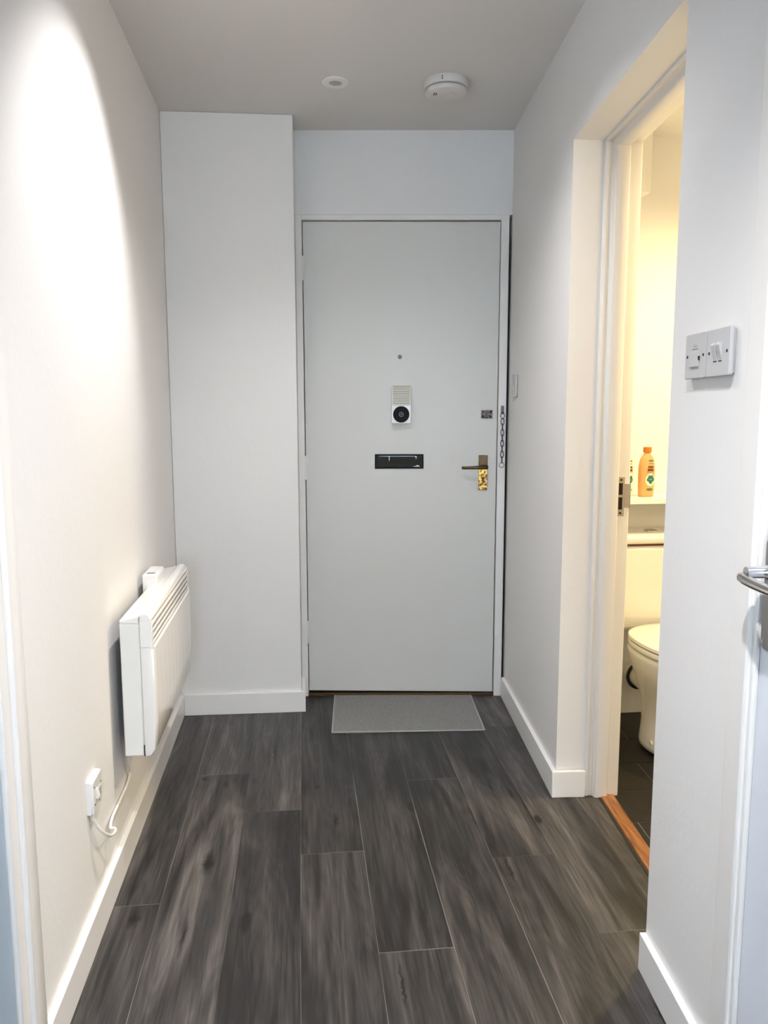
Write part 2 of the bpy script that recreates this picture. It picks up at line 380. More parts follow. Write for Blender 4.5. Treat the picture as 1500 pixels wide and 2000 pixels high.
# right wall: far piece, lintel, pier, doorway, rest
RA0, RA1 = 0.36, 1.125
UW = 0.197
m = MB()
for (a, b_, z0, z1, u) in ((Y1, 3.5, 0, HC, UW), (Y2, Y1, ZH, HC, UW), (RA1, Y2, 0, HC, UW), (RA0, RA1, 2.03, HC, UW), (-2.7, RA0, 0, HC, UW)):
    m.prism([PR(a, 0), PR(b_, 0), (PR(b_, 0)[0]+u, b_), (PR(a, 0)[0]+u, a)], z0, z1)
S(m.build('wall_right', WALL), 'white hallway wall with the toilet doorway', 'wall')
# wall behind the camera with an assumed window
m = MB()
for (x0, x1, z0, z1) in ((-0.75, -0.38, 0, HC), (0.62, 0.9, 0, HC), (-0.38, 0.62, 0, 0.85), (-0.38, 0.62, 2.15, HC)): m.box(x0, x1, -2.62, -2.5, z0, z1)
S(m.build('wall_rear', WALL), 'white wall behind the viewpoint with an assumed window', 'wall')
m = MB()
for (x0, x1, z0, z1) in ((-0.38, -0.33, 0.85, 2.15), (0.57, 0.62, 0.85, 2.15), (-0.33, 0.57, 0.85, 0.9), (-0.33, 0.57, 2.1, 2.15), (0.095, 0.145, 0.9, 2.1)): m.box(x0, x1, -2.60, -2.54, z0, z1)
wn = S(m.build('assumed_window_1', TRIM, bevel=0.003), 'assumed white framed window behind the viewpoint, added as the daylight source', 'window')  # unseen window, added to go with the daylight area light
MB().box(-0.33, 0.57, -2.572, -2.568, 0.9, 2.1).build('pane', GLASS, wn)

# ---- baseboards
def board(name, pts, label):
    """pts: list of (wall-side xy, room-side xy) along the run"""
    m = MB(); a = [p[0] for p in pts]; b_ = [p[1] for p in pts]
    m.prism(a+b_[::-1], 0, HB)
    return S(m.build(name, TRIM, bevel=0.0015), label, 'skirting board')
xl_, yl_ = XL(yRet), YR(XL(yRet))
board('baseboard_left', [((XL(1.357), 1.357), (XL(1.357, TB), 1.357)), ((xl_, yl_), (xl_+TB, YR(xl_+TB, TB)))], 'white skirting board along the heater wall')
board('baseboard_return', [((xl_+TB, YR(xl_+TB)), (xl_+TB, YR(xl_+TB, TB))), ((xRet, YR(xRet)), (xRet+TB, YR(xRet+TB, TB))), ((xRet, YB(xRet)-.004), (xRet+TB, YB(xRet+TB)-.004))], 'white skirting board below the wall stub')
y1c = Y1-TB
board('baseboard_right', [(PR(cy_-0.012, 0), PR(cy_-0.012, -TB)), (PR(Y1, 0), PR(y1c, -TB)), (PR(Y1, 0.093), PR(y1c, 0.093))], 'white skirting board turning into the toilet doorway')
board('baseboard_pier', [(PR(Y2, 0), PR(Y2, -TB)), (PR(1.178, 0), PR(1.178, -TB))], 'white skirting board on the pier below the switches')

# ---- entrance door frame (trim_1) and door_1
T = empty('trim_1', (xRet, YB(xRet), 0), ANG_D+PI/2)      # local x to the right, local -y into the hall
S(T, 'white painted frame of the entrance door', 'door frame')
DW = 0.834; XD0 = 0.0315; XD1 = XD0+0.806; FRW = (cx_-xRet)/math.cos(ANG_D+PI/2)
prj = 0.006
MB().box(0.001, XD0-0.003, -prj, 0.09, 0, ZF).build('jamb', FRAME, T, bevel=0.002)
MB().prism([(XD1+0.004, -prj), (FRW-0.012, -prj), (FRW-0.012, 0.09), (XD1+0.004, 0.09)], 0, ZF).build('jamb', FRAME, T, bevel=0.002)
MB().box(XD0-0.003, XD1+0.004, -prj, 0.09, 2.0135, ZF).build('head', FRAME, T, bevel=0.002)
MB().box(XD0-0.004, XD1+0.006, 0.058, 0.09, 0, 2.014).build('dark_backing', DARK, T)  # black sheet stands in for the darkness in the gaps around the leaf
# real gap between jamb and wall; black strip inside stands in for its shade
MB().box(FRW-0.0118, FRW-0.004, 0.012, 0.02, 0.09, 1.93).build('gap_backing', DARK, T)
S(MB().prism([(xRet+.016, YB(0)-.004), (XR(3.15)-.02, YB(XR(3.15)-.02)-.004), (XR(3.15)-.02, YB(.8)+.09), (xRet+.016, YB(0)+.09)], 0.0, 0.012).build('trim_2', DARKOAK, bevel=0.002), 'dark wooden sill under the entrance door', 'door sill')

D1 = empty('door_1', (xRet, YB(xRet), 0), ANG_D+PI/2); S(D1, 'white flush entrance door with letter slot and brass lever handle', 'door')
fy = 0.006   # leaf face depth behind wall plane
mm = MB()
zl0, zl1 = 0.0235, 0.0155
pts = [(XD0, zl0), (XD1, zl1), (XD1+0.0025, 2.0085), (XD0, 2.0105)]
mm.extrude(pts, lambda a, b_: (a, fy, b_), lambda a, b_: (a, fy+0.044, b_))
leaf = mm.build('leaf', DOORP, D1, bevel=0.0015)
def dx(x): return (x-xRet)/math.cos(ANG_D+PI/2)      # world x on door plane -> local x
# hinges
for z0, z1 in ((1.775, 1.873), (0.955, 1.057), (0.240, 0.341)):
    h = MB().lathe([(0.0055, z0), (0.0055, z1)], c=(XD0-0.0015, -0.003, 0), n=16).box(XD0-0.018, XD0-0.002, -prj-0.0015, 0, z0, z1).box(XD0, XD0+0.006, fy-0.002, fy, z0, z1)
    for q in range(1, 5): h.lathe([(0.0062, z0+(z1-z0)*q/5-.001), (0.0062, z0+(z1-z0)*q/5+.001)], c=(XD0-0.0015, -0.003, 0), n=16)
    h.build('hinge', FRAME, D1, smooth=True)
# old spyhole plug
sp = MB().lathe([(0.0075, fy-0.001), (0.0085, fy-0.004), (0.006, fy-0.006)], c=(dx(0.411), 0, 1.467), axis='Y', n=9).build('spyhole', NICKEL, D1)
# letter slot
lx0, lx1, lz0, lz1 = dx(0.306), dx(0.5115), 1.0010, 1.0625
lp = MB()
for b_ in ((lx0, lx1, lz1-.007, lz1), (lx0, lx1, lz0, lz0+.007), (lx0, lx0+.007, lz0+.007, lz1-.007), (lx1-.007, lx1, lz0+.007, lz1-.007)): lp.box(b_[0], b_[1], fy-0.004, fy+0.001, b_[2], b_[3])
lp = lp.build('letter_plate', BLACK, D1, bevel=0.0012)
MB().box(lx0+.007, lx1-.007, fy-0.0008, fy+0.001, lz0+.007, lz1-.007).build('flap', mat('smoked_flap', (0.009, 0.008, 0.006), 0.45, spec=0.12, var=0.6, var_scale=30), lp, bevel=0.0005)
k = MB().box(lx0+.060, lx0+.062, fy-.003, fy, lz1-.028, lz1-.008).box(lx1-.036, lx1-.029, fy-.004, fy, lz1-.012, lz1-.009).box(lx1-.033, lx1-.031, fy-.004, fy, lz1-.02, lz1-.009).box(lx1-.042, lx1-.016, fy-.003, fy, lz0+.0085, lz0+.0105).box(lx1-.03, lx1-.02, fy-.003, fy, lz0+.011, lz0+.0145).box(lx0+.018, lx1-.035, fy-.0035, fy, lz1-.0092, lz1-.008)
k.build('spring_bar', STEEL, lp)
for sx in (lx0-.0085, lx1+.0085): MB().lathe([(0.0035, fy), (0.0035, fy-.002), (0.002, fy-.003)], c=(sx, 0, 1.026), axis='Y', n=14).build('screw_cover', PLAS, lp, smooth=True)
# chain keep plate
kx0, kx1, kz0, kz1 = dx(0.7513), dx(0.7985), 1.2120, 1.2470
kp = MB().box(kx0, kx1, fy-.004, fy, kz0, kz1).build('lock_plate', RUST, D1, bevel=0.002)
for sx in (kx0+.009, kx1-.009):
    for sz in (kz0+.008, kz1-.008): MB().lathe([(.0042, fy-.003), (.0042, fy-.0052), (.003, fy-.006)], c=(sx, 0, sz), axis='Y', n=12).build('screw', BLACK, kp, smooth=True)
MB().box((kx0+kx1)/2-.004, (kx0+kx1)/2+.004, fy-.008, fy-.004, kz0+.004, kz1-.004).build('slide', NICKEL, kp, bevel=0.001)
# lever handle on long plate
hx0, hx1, hz0, hz1 = dx(0.7440), dx(0.7812), 0.9095, 1.0580
hd = MB().box(hx0, hx1, fy-.0045, fy, hz0, hz1).build('handle_plate', BRASS, D1, bevel=0.0015)
MB().box(hx0+.001, hx1-.001, fy-.006, fy-.004, 1.013, hz1-.001).build('plate_cover', BRONZE, hd, bevel=0.001)
hc = (hx0+hx1)/2
lv = MB().lathe([(0.0105, fy-.004), (0.0105, fy-.012), (0.008, fy-.02), (0.008, fy-.045)], c=(hc+.002, 0, 1.0075), axis='Y', n=20)
lv.tube([(hc+.014, fy-.043, 1.0085), (hc, fy-.046, 1.0085), (hc-.03, fy-.046, 1.008), (hc-.055, fy-.043, 1.007), (hc-.08, fy-.038, 1.006), (hc-.0925, fy-.034, 1.0065)], [.0085, .0085, .0072, .0065, .006, .0062], n=14)
lv.build('lever', BRONZE, hd, smooth=True)
MB().lathe([(0.0042, fy-.004), (0.0042, fy-.0056)], c=(hc+.001, 0, .957), axis='Y', n=14).box(hc-.0015, hc+.0035, fy-.0056, fy-.004, .938, .957).build('keyhole', BROWN, hd)
# scuffs
sc = MB().tube([(dx(.60), fy-.0002, .165), (dx(.615), fy-.0004, .160), (dx(.625), fy-.0002, .157)], .0008, n=6).tube([(dx(.64), fy-.0002, .142), (dx(.648), fy-.0003, .125), (dx(.64), fy-.0002, .105), (dx(.625), fy-.0002, .10)], .0006, n=6)
sc.build('scuff_mark', mat('scuff', (0.60, 0.60, 0.59), 0.5), D1, smooth=True)

# ---- toilet doorway: lining and threshold
T3 = empty('trim_3', (PR(Y1, 0)[0], Y1, 0), 0); S(T3, 'white painted lining of the toilet doorway', 'door frame')
ox, oy = T3.location.x, T3.location.y
def PL(y, u): p = PR(y, u); return (p[0]-ox, p[1]-oy)
prof = [(0.094, 0.0), (0.094, 0.005), (0.101, 0.009), (0.108, 0.004), (0.117, 0.006), (0.122, 0.019), (0.128, 0.022), (0.160, 0.022), (0.1635, 0.020), (0.1655, 0.009), (0.1985, 0.009), (0.203, 0.006), (0.204, -0.002), (0.204, -0.02), (0.094, -0.02)]
MB().extrude(prof, lambda u, v: PL(Y1-v, u)+(0,), lambda u, v: PL(Y1-v, u)+(ZH,)).build('jamb', FRAME, T3, bevel=0.0015)
MB().extrude(prof, lambda u, v: PL(Y2+v, u)+(0,), lambda u, v: PL(Y2+v, u)+(ZH,)).build('jamb', FRAME, T3, bevel=0.0015)
MB().extrude(prof, lambda u, v: PL(Y2, u)+(ZH-v,), lambda u, v: PL(Y1, u)+(ZH-v,)).build('head', FRAME, T3, bevel=0.0015)
# strike plate in the rebate
spm = MB(); v0 = 0.009
def sbox(u0, u1, va, vb, z0, z1, mb):
    mb.extrude([(u0, va), (u1, va), (u1, vb), (u0, vb)], lambda u, v: PL(Y1-v, u)+(z0,), lambda u, v: PL(Y1-v, u)+(z1,))
sbox(.163, .186, v0-.001, v0+.0018, .918, 1.040, spm); sbox(.186, .204, v0-.001, v0+.0018, .944, 1.018, spm); sbox(.2035, .2055, v0-.010, v0+.0018, .944, 1.018, spm)
stp = spm.build('strike_plate', STRIKE, T3, bevel=0.0006)
h1 = MB(); sbox(.168, .180, v0+.0016, v0+.0021, .984, 1.020, h1); sbox(.168, .180, v0+.0016, v0+.0021, .938, .976, h1); h1.build('latch_hole', mat('hole_brown', (0.012, 0.004, 0.003), 0.8), stp)
for z in (1.030, .927):
    h2 = MB(); p0 = PL(Y1-v0-.0018, .1745); h2.lathe([(.004, 0), (.004, -.001)], c=(p0[0], p0[1], z), axis='Y', n=14); h2.build('screw', BRONZE, stp, smooth=True)
mth = MB().extrude([(0.143, 0.0), (0.146, 0.006), (0.187, 0.006), (0.191, 0.0), (0.191, -0.03), (0.143, -0.03)], lambda u, z: PR(Y2-0.02, u)+(z,), lambda u, z: PR(Y1+0.0, u)+(z,))
S(mth.build('trim_4', OAK, bevel=0.001), 'orange-brown wooden threshold strip of the toilet doorway', 'threshold')
S(MB().extrude([(0.136, 0.0), (0.136, 0.002), (0.1425, 0.0025), (0.1425, 0.0)], lambda u, z: PR(Y2-.02, u)+(z,), lambda u, z: PR(Y1-.022, u)+(z,)).build('trim_5', RUBBER), 'dark edge strip beside the wooden threshold', 'threshold')

# ---- toilet room shell
def WX(y): return PR(y, 0)[0]+UW
m = MB()
XF = 2.25
m.prism([(WX(YWC)-.01, YWC), (XF, YWC), (XF, YWC+.1), (WX(YWC)-.01, YWC+.1)], -.03, ZWC+.05)
S(m.build('wall_toilet_back', WALL), 'back wall of the toilet room behind the shelf', 'wall')
S(MB().box(XF, XF+.1, 1.05, YWC, -.03, ZWC+.05).build('wall_toilet_right', WALL), 'far side wall of the toilet room', 'wall')
S(MB().box(WX(1.15), XF, 1.05, 1.15, -.03, ZWC+.05).build('wall_toilet_front', WALL), 'near wall of the toilet room', 'wall')
S(MB().prism([(WX(1.15), 1.15), (XF, 1.15), (XF, YWC), (WX(YWC), YWC)], ZWC, ZWC+.05).build('ceiling_toilet', WALL), 'toilet room ceiling', 'ceiling')
S(MB().box(WX(2.78)-.005, 1.277, 2.79, YWC, 2.03, ZWC).build('wall_toilet_boxing', WALL, bevel=.002), 'white boxed-in pipe duct high in the toilet corner', 'wall')
# dark tiled floor
gm = MB().prism([PR(Y2-.1, .19), (XF, Y2-.1), (XF, YWC), PR(YWC, .19)], -0.03, -0.0015); gm.prism([PR(1.15, .2), (XF, 1.15), (XF, Y2-.1), PR(Y2-.1, .2)], -0.03, -0.0015)
tf = S(gm.build('floor_toilet', GROUT), 'dark slate tiled floor of the toilet', 'floor')
rows = [(1.310, 1.505, 1.10), (1.505, 1.7, .95), (1.700, 1.895, 1.20), (1.895, 2.090, 1.003), (2.090, 2.277, 1.23), (2.277, 2.473, 1.156), (2.473, 2.668, 1.33), (2.668, 2.92, 1.2)]
tm = MB(); g = .0016
for (ya, yb, xj) in rows:
    x = xj-.6
    while x < XF:
        xa, xb = x+g, x+.3-g; x += .3
        lo = XR(ya, -.193); lo2 = XR(yb, -.193)
        if xb < lo: continue
        xb = min(xb, XF)
        if xb-max(xa, lo2) < .004: continue
        s0, s1 = .045*(ya-2.2), .045*(yb-2.2)
        tm.prism([(max(xa+s0, lo), ya+g), (xb+s0, ya+g), (xb+s1, yb-g), (max(xa+s1, lo2), yb-g)], -.012, 0)
tm.build('tile', SLATE, tf)

# ---- side doors close to the camera
TL = empty('trim_6', (XL(1.3), 1.3, 0), ANG_L); S(TL, 'white door frame at the left edge of view', 'door frame')
# local x out of wall, local y along
ar = [(0, .0), (.012, .0), (.015, .003), (.015, .052), (.012, .056), (0, .056)]
MB().extrude([(a, b_+.0) for a, b_ in ar], lambda a, b_: (a, b_, 0), lambda a, b_: (a, b_, 2.09)).build('architrave', FRAME, TL, bevel=.0015)
MB().box(-.03, .006, -.037, 0, 0, 2.04).build('jamb', FRAME, TL, bevel=.002)
MB().box(0, .015, -.85, .0, 2.035, 2.09).build('architrave', FRAME, TL, bevel=.0015)
MB().box(-.03, .006, -.84, -.037, 2.0, 2.04).build('head', FRAME, TL, bevel=.002)
D2 = empty('door_2', (XL(1.26), 1.26, 0), ANG_L); S(D2, 'white door with daylight blue put into its colour at the left edge of view', 'door')
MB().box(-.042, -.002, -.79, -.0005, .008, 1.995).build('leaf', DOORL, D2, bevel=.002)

TR = empty('trim_7', (XR(1.122), 1.122, 0), ANG_R); S(TR, 'white door frame at the right edge of view', 'door frame')
# local x out of wall, local y toward the camera
MB().box(0, .012, -.055, .0, 0, 2.10).build('architrave', FRAME, TR, bevel=.004)
MB().box(-.055, .004, -.003, .0085, 0, 2.04).build('jamb', FRAME, TR, bevel=.0035, seg=4)
MB().box(0, .012, 0, .80, 2.045, 2.10).build('architrave', FRAME, TR, bevel=.004)
MB().box(-.055, .004, .0085, .77, 2.03, 2.042).build('head', FRAME, TR, bevel=.002)
D3 = empty('door_3', (XR(1.113), 1.113, 0), ANG_R); S(D3, 'white door with daylight-tinted colour and steel lever at the right edge of view', 'door')
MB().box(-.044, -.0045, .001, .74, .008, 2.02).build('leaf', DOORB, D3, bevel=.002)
mm = MB()
zz = [(.868, 1.045)]
def rrect(y0, y1, z0, z1, r, n=6):
    out = []
    for (cy, cz, a0) in ((y1-r, z1-r, 0), (y0+r, z1-r, PI/2), (y0+r, z0+r, PI), (y1-r, z0+r, 1.5*PI)):
        for i in range(n+1): t = a0+PI/2*i/n; out.append((cy+r*math.cos(t), cz+r*math.sin(t)))
    return out
mm.extrude(rrect(.0095, .050, .866, 1.045, .014), lambda a, b_: (-.0045, a, b_), lambda a, b_: (.001, a, b_))
hp = mm.build('handle_plate', STEEL, D3, bevel=.001)
lv = MB().lathe([(.0115, 0), (.0115, .008), (.009, .012), (.009, .040)], c=(0, .0275, .991), axis='X', n=20)
lv.tube([(.040, .0150, .9845), (.0420, .0195, .984), (.044, .028, .983), (.044, .042, .981), (.042, .064, .979), (.040, .090, .978), (.038, .114, .977)], [.003, .0075, .0098, .0100, .0095, .009, .008], n=16, sy=.8)
lv.build('lever', CHROME, hp, smooth=True)
MB().lathe([(.003, .001), (.003, .002)], c=(0, .0165, .878), axis='X', n=12).build('screw', CHROME, hp)

# ================================================================ THINGS
# ---- door entry chime on the door
I = empty('door_alarm', (xRet, YB(xRet), 0), ANG_D+PI/2)
ix0, ix1, iz0, iz1 = dx(0.3760), dx(0.4570), 1.1905, 1.3480
I.location = (xRet+(ix0+ix1)/2*math.cos(ANG_D+PI/2), YB(xRet)+(ix0+ix1)/2*math.sin(ANG_D+PI/2), iz0)
tag(I, 'cream and white wall unit with slatted top and black round dial on the entrance door', 'door alarm')
hw = (ix1-ix0)/2; HH = iz1-iz0; dep = .030
f0 = fy-.0003
MB().box(-hw, hw, f0-dep+.003, f0, 0, HH).build('casing', PLAS, I, bevel=.004, seg=3)
gr = MB().box(-hw+.003, hw-.003, f0-dep+.0005, f0-dep+.004, HH*.49, HH-.002)
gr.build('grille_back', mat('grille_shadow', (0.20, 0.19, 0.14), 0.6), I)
sl = MB()
for i in range(11):
    z = HH*.495+i*(HH*.5-.004)/10.6
    sl.box(-hw+.004, hw-.004, f0-dep-.0015, f0-dep+.001, z, z+.0047)
sl.box(-hw+.001, -hw+.0055, f0-dep-.0012, f0-dep+.002, HH*.49, HH-.001).box(hw-.0055, hw-.001, f0-dep-.0012, f0-dep+.002, HH*.49, HH-.001)
sl.build('slatted_grille', CREAM, I, bevel=.0006)
MB().box(-hw+.001, hw-.001, f0-dep, f0-dep+.004, .002, HH*.49).build('face', PLAS, I, bevel=.001)
cz = HH*.248
MB().lathe([(.0340, f0-dep+.001), (.0340, f0-dep-.002), (.0325, f0-dep-.004)], c=(0, 0, cz), axis='Y', n=48).build('dial', BLACK, I, smooth=True)
MB().tube([(.0088*math.cos(t), f0-dep-.0042, cz+.0088*math.sin(t)) for t in [2*PI*i/28 for i in range(28)]], .0014, n=8, closed=True).lathe([(.0028, f0-dep-.003), (.0022, f0-dep-.0052)], c=(0, 0, cz), axis='Y', n=14).build('lens_ring', GREY, I, smooth=True)

# ---- door chain on the right jamb
jx = FRW-0.012; jc = dx(0.8315)-.0; py_ = -prj
pos = lambda lx: (xRet+lx*math.cos(ANG_D+PI/2), YB(xRet)+lx*math.sin(ANG_D+PI/2), 0)
jc = (XD1+.004+jx)/2+.001
CH = empty('door_chain', (pos(jc)[0], pos(jc)[1], 1.26), ANG_D+PI/2); tag(CH, 'dark metal security chain hanging on the right jamb of the entrance door', 'door chain')
MB().box(-.006, .006, py_-.003, py_+.0, -.030, .004).build('anchor_plate', NICKEL, CH, bevel=.001)
MB().tube([(.0, py_-.006, -.022), (-.006, py_-.009, -.028), (-.0095, py_-.009, -.040), (0, py_-.008, -.050), (.0095, py_-.009, -.040), (.006, py_-.009, -.028)], .0016, n=8, closed=True).lathe([(.004, py_-.0), (.004, py_-.010), (.002, py_-.012)], c=(0, 0, -.024), axis='Y', n=12).build('shackle', NICKEL, CH, smooth=True)
z = -.047; i = 0
while z > -.215:
    hl = .0145; pts = []
    for k_ in range(20):
        t = 2*PI*k_/20; a = .0066*math.cos(t); b_ = hl*math.sin(t)
        pts.append((a if i % 2 == 0 else 0.0, py_-.0075+(0 if i % 2 == 0 else a*.9), z-hl+b_))
    MB().tube(pts, .0016, n=8, closed=True).build('link', NICKEL, CH, smooth=True)
    z -= hl*2-.0062; i += 1
MB().tube([(.0105*math.cos(t), py_-.004, z-.0137+.0105*math.sin(t)) for t in [2*PI*q/32 for q in range(32)]], .0016, n=8, closed=True).build('end_ring', STEEL, CH, smooth=True)

# ---- doormat
DM = empty('doormat', (.4115, 3.0265, 0), math.radians(-4.05)); tag(DM, 'grey woven doormat on the dark floor in front of the entrance door', 'doormat')
MB().box(-.296, .296, -.199, .199, .0005, .005).build('woven_field', WEAVE, DM, bevel=.001)
e = MB()
for b_ in ((-.301, .301, -.204, -.1985), (-.301, .301, .1985, .204), (-.301, -.2955, -.1985, .1985), (.2955, .301, -.1985, .1985)): e.box(b_[0], b_[1], b_[2], b_[3], .0003, .0058)
e.build('binding', WEDGE, DM, bevel=.0015)

# ---- panel heater
hy0, hy1, hzb, hzt = 1.985, 2.655, .335, .708
H = empty('panel_heater', (XL(hy0), hy0, 0), ANG_L); tag(H, 'white slim electric panel heater on the left wall', 'heater')
LH = hy1-hy0
bk = [(.030, hzb+.004), (.078, hzb+.002), (.080, hzb+.01), (.080, hzt-.004), (.030, hzt-.006)]
MB().extrude(bk, lambda a, b_: (a, .002, b_), lambda a, b_: (a, LH-.002, b_)).build('body', HEAT, H, bevel=.004, seg=3)
# end caps
for (a0, a1, nm) in ((0, .010, 'end_cap'), (LH-.010, LH, 'end_cap')):
    MB().extrude([(.029, hzb), (.0785, hzb), (.0785, hzt-.016), (.029, hzt-.012)], lambda a, b_: (a, a0, b_), lambda a, b_: (a, a1, b_)).build(nm, HEATG, H, bevel=.003, seg=3)
# top cover
MB().extrude([(.029, hzt-.011), (.0785, hzt-.015), (.0785, hzt+.008), (.060, hzt+.004), (.029, hzt-.002)], lambda a, b_: (a, -.001, b_), lambda a, b_: (a, LH+.001, b_)).build('top_cover', HEAT, H, bevel=.004, seg=3)
# front panel: bowed shell with rounded ends
ft, fb = hzt+.012, hzb-.006
gz0, gz1 = ft-.088, ft-.020
fp = MB()
def front_sec(y, ins):
    return [(.081, y, fb+ins), (.096-ins*.4, y, fb+ins+.001), (.110-ins, y, fb+.022), (.116-ins, y, fb+.10), (.117-ins, y, (fb+ft)/2), (.116-ins, y, gz0-.003), (.114-ins, y, gz0-.001), (.106-ins, y, gz0), (.081, y, gz0)]
secs = [front_sec(-.001, .010), front_sec(.002, .004), front_sec(.010, .001), front_sec(.022, 0), front_sec(LH-.022, 0), front_sec(LH-.010, .001), front_sec(LH-.002, .004), front_sec(LH+.001, .010)]
fp.loft(secs)
fpo = fp.build('front_panel', HEAT, H, smooth=True)
# raised vertical ribs pressed into the panel
rb = MB(); nrib = 10
for i in range(nrib):
    y = .05+i*(LH-.10)/(nrib-1)
    rb.tube([(.1114, y, fb+.045), (.1157, y, fb+.10), (.1167, y, (fb+ft)/2), (.1158, y, gz0-.02)], .0005, n=6)
rb.build('pressed_lines', HEAT, fpo, smooth=True)
# grille frame
tp = MB().extrude([(.080, gz1), (.108, gz1), (.110, gz1+.003), (.104, ft-.004), (.096, ft), (.080, ft-.001)], lambda a, b_: (a, -.001, b_), lambda a, b_: (a, LH+.001, b_))
tp.extrude([(.080, gz0-.004), (.113, gz0-.004), (.111, gz1+.002), (.080, gz1+.002)], lambda a, b_: (a, -.001, b_), lambda a, b_: (a, .010, b_))
tp.extrude([(.080, gz0-.004), (.113, gz0-.004), (.111, gz1+.002), (.080, gz1+.002)], lambda a, b_: (a, LH-.010, b_), lambda a, b_: (a, LH+.001, b_))
tpo = tp.build('grille_frame', HEAT, H, bevel=.003, seg=3)
MB().box(.081, .088, .010, LH-.010, gz0, gz1).build('grille_void', DARK, tpo)
ls = MB(); nl = 4
for i in range(nl):
    z = gz0+.003+(gz1-gz0)*i/nl
    ls.extrude([(.092, z+.0045), (.1125, z+.0015), (.1128, z+.0075), (.092, z+.0100)], lambda a, b_: (a, .010, b_), lambda a, b_: (a, LH-.010, b_))
ls.build('louvre', HEAT, tpo, bevel=.001)
MB().extrude([(.0782, hzb+.0), (.0812, hzb-.0), (.0812, hzb+.03), (.0782, hzb+.03)], lambda a, b_: (a, -.0015, b_), lambda a, b_: (a, .001, b_)).build('seam', DARK, H)
for a in (.12, LH-.16): MB().box(.0, .030, a, a+.04, hzb+.05, hzt-.06).build('wall_bracket', STEEL, H, bevel=.001)
# back plate shadowing the wall gap
MB().box(.022, .031, .03, LH-.03, hzb+.02, hzt-.03).build('back_plate', STEEL, H)
# control box rising behind the top
cb = MB().extrude([(.016, hzt-.06), (.060, hzt-.06), (.060, hzt+.030), (.054, hzt+.037), (.016, hzt+.037)], lambda a, b_: (a, .375, b_), lambda a, b_: (a, .515, b_)).build('control_box', PLAS, H, bevel=.003)
MB().box(.026, .050, .395, .412, hzt+.0365, hzt+.0378).build('display_slot', GREY, cb)
# power cord
def bez(ps, n=10):
    out = []; P = [Vector(p) for p in ps]; P = [P[0]*2-P[1]]+P+[P[-1]*2-P[-2]]
    for i in range(1, len(P)-2):
        for k in range(n):
            t = k/n; out.append(.5*((2*P[i])+(-P[i-1]+P[i+1])*t+(2*P[i-1]-5*P[i]+4*P[i+1]-P[i+2])*t*t+(-P[i-1]+3*P[i]-3*P[i+1]+P[i+2])*t**3))
    out.append(P[-2]); return out

CORDP = [(.0085, 1.735, .302), (.012, 1.742, .285), (.020, 1.752, .262), (.028, 1.775, .237), (.032, 1.800, .221), (.031, 1.838, .2085), (.024, 1.862, .2035), (.013, 1.866, .205), (.0065, 1.915, .206), (.0055, 1.995, .205), (.0055, 2.085, .207), (.007, 2.12, .225), (.012, 2.09, .27), (.022, 2.07, .345)]
# ---- fused outlet with cord
sz0 = .317
OUT = empty('cord_outlet', (XL(1.7595), 1.7595, sz0), ANG_L); tag(OUT, 'white switched fuse box low on the left wall beside the heater', 'wall outlet')
MB().box(0, .0095, -.0385, .0385, 0, .0775).build('back_box', PLAS, OUT)
MB().box(.008, .0155, -.0385, .0385, 0, .0775).build('face_plate', PLAS, OUT, bevel=.0035, seg=3)
MB().extrude([(.0153, .028), (.0153, .052), (.0165, .052), (.0225, .032), (.0195, .028)], lambda a, b_: (a, -.016, b_), lambda a, b_: (a, -.003, b_)).build('rocker', PLAS, OUT, bevel=.001)
MB().box(.0153, .0175, .004, .026, .022, .046).build('fuse_carrier', PLASG, OUT, bevel=.001)
for (a, b_) in ((-.028, .062), (.030, .050), (-.028, .020), (.012, .012)): MB().lathe([(.0024, .0153), (.0024, .0160)], c=(0, a, b_), axis='X', n=10).build('screw', DARK, OUT)
MB().lathe([(.005, 0), (.0045, -.010), (.0038, -.014)], c=(.0085, -.024, .001), n=14).build('cord_grip', PLAS, OUT, smooth=True)
PC = empty('power_cord', (XL(1.76), 1.76, .22), ANG_L); tag(PC, 'white cable looping from the low fuse box up behind the panel heater', 'cable')
path = bez([(a, y-1.76, z-.22) for a, y, z in CORDP])
MB().tube(path, .0039, n=10).build('flex', CORD, PC, smooth=True)

# ---- switches on the pier
def plate(name, yc, zc, w, h, dp, label, cat):
    o = empty(name, (XR(yc), yc, zc), ANG_R); tag(o, label, cat)
    MB().box(0, dp-.007, -w/2+.003, w/2-.003, -h/2+.003, h/2-.003).build('back_box', PLASG, o, bevel=.002)
    MB().extrude([(dp-.0075, 0), (dp, 0)][:0] or rrect(-w/2, w/2, -h/2, h/2, .003), lambda a, b_: (dp-.0075, a, b_), lambda a, b_: (dp, a, b_)).build('face_plate', PLASG, o, bevel=.0012)
    return o
# local y runs toward the camera (to the right in view)
s1 = plate('fused_switch', 1.3645, 1.3385, .086, .082, .0125, 'grey-white fused spur plate with lidded fuse holder, left of the double light switch', 'wall switch')
MB().extrude([(.0120, -.020), (.0155, -.020), (.0145, .008), (.0120, .008)], lambda a, b_: (a, -.020, b_), lambda a, b_: (a, .017, b_)).build('fuse_holder', PLASG, s1, bevel=.0008)
MB().box(.0120, .0152, .017, .0195, -.008, -.001).box(.0123, .0128, -.014, .010, .0118, .0126).build('notch', DARK, s1)
MB().box(.0123, .0128, -.010, .008, .0165, .0172).box(.0123, .0128, -.007, .005, .019, .0196).build('fuse_marking', GREY, s1)
for a in (-.033, .033): MB().lathe([(.0028, .0123), (.0028, .0130)], c=(0, a, .0), axis='X', n=14).build('screw', DARK, s1)
s2 = plate('double_light_switch', 1.2755, 1.3385, .085, .082, .0125, 'grey-white double rocker light switch on the pier nearer the camera', 'wall switch')
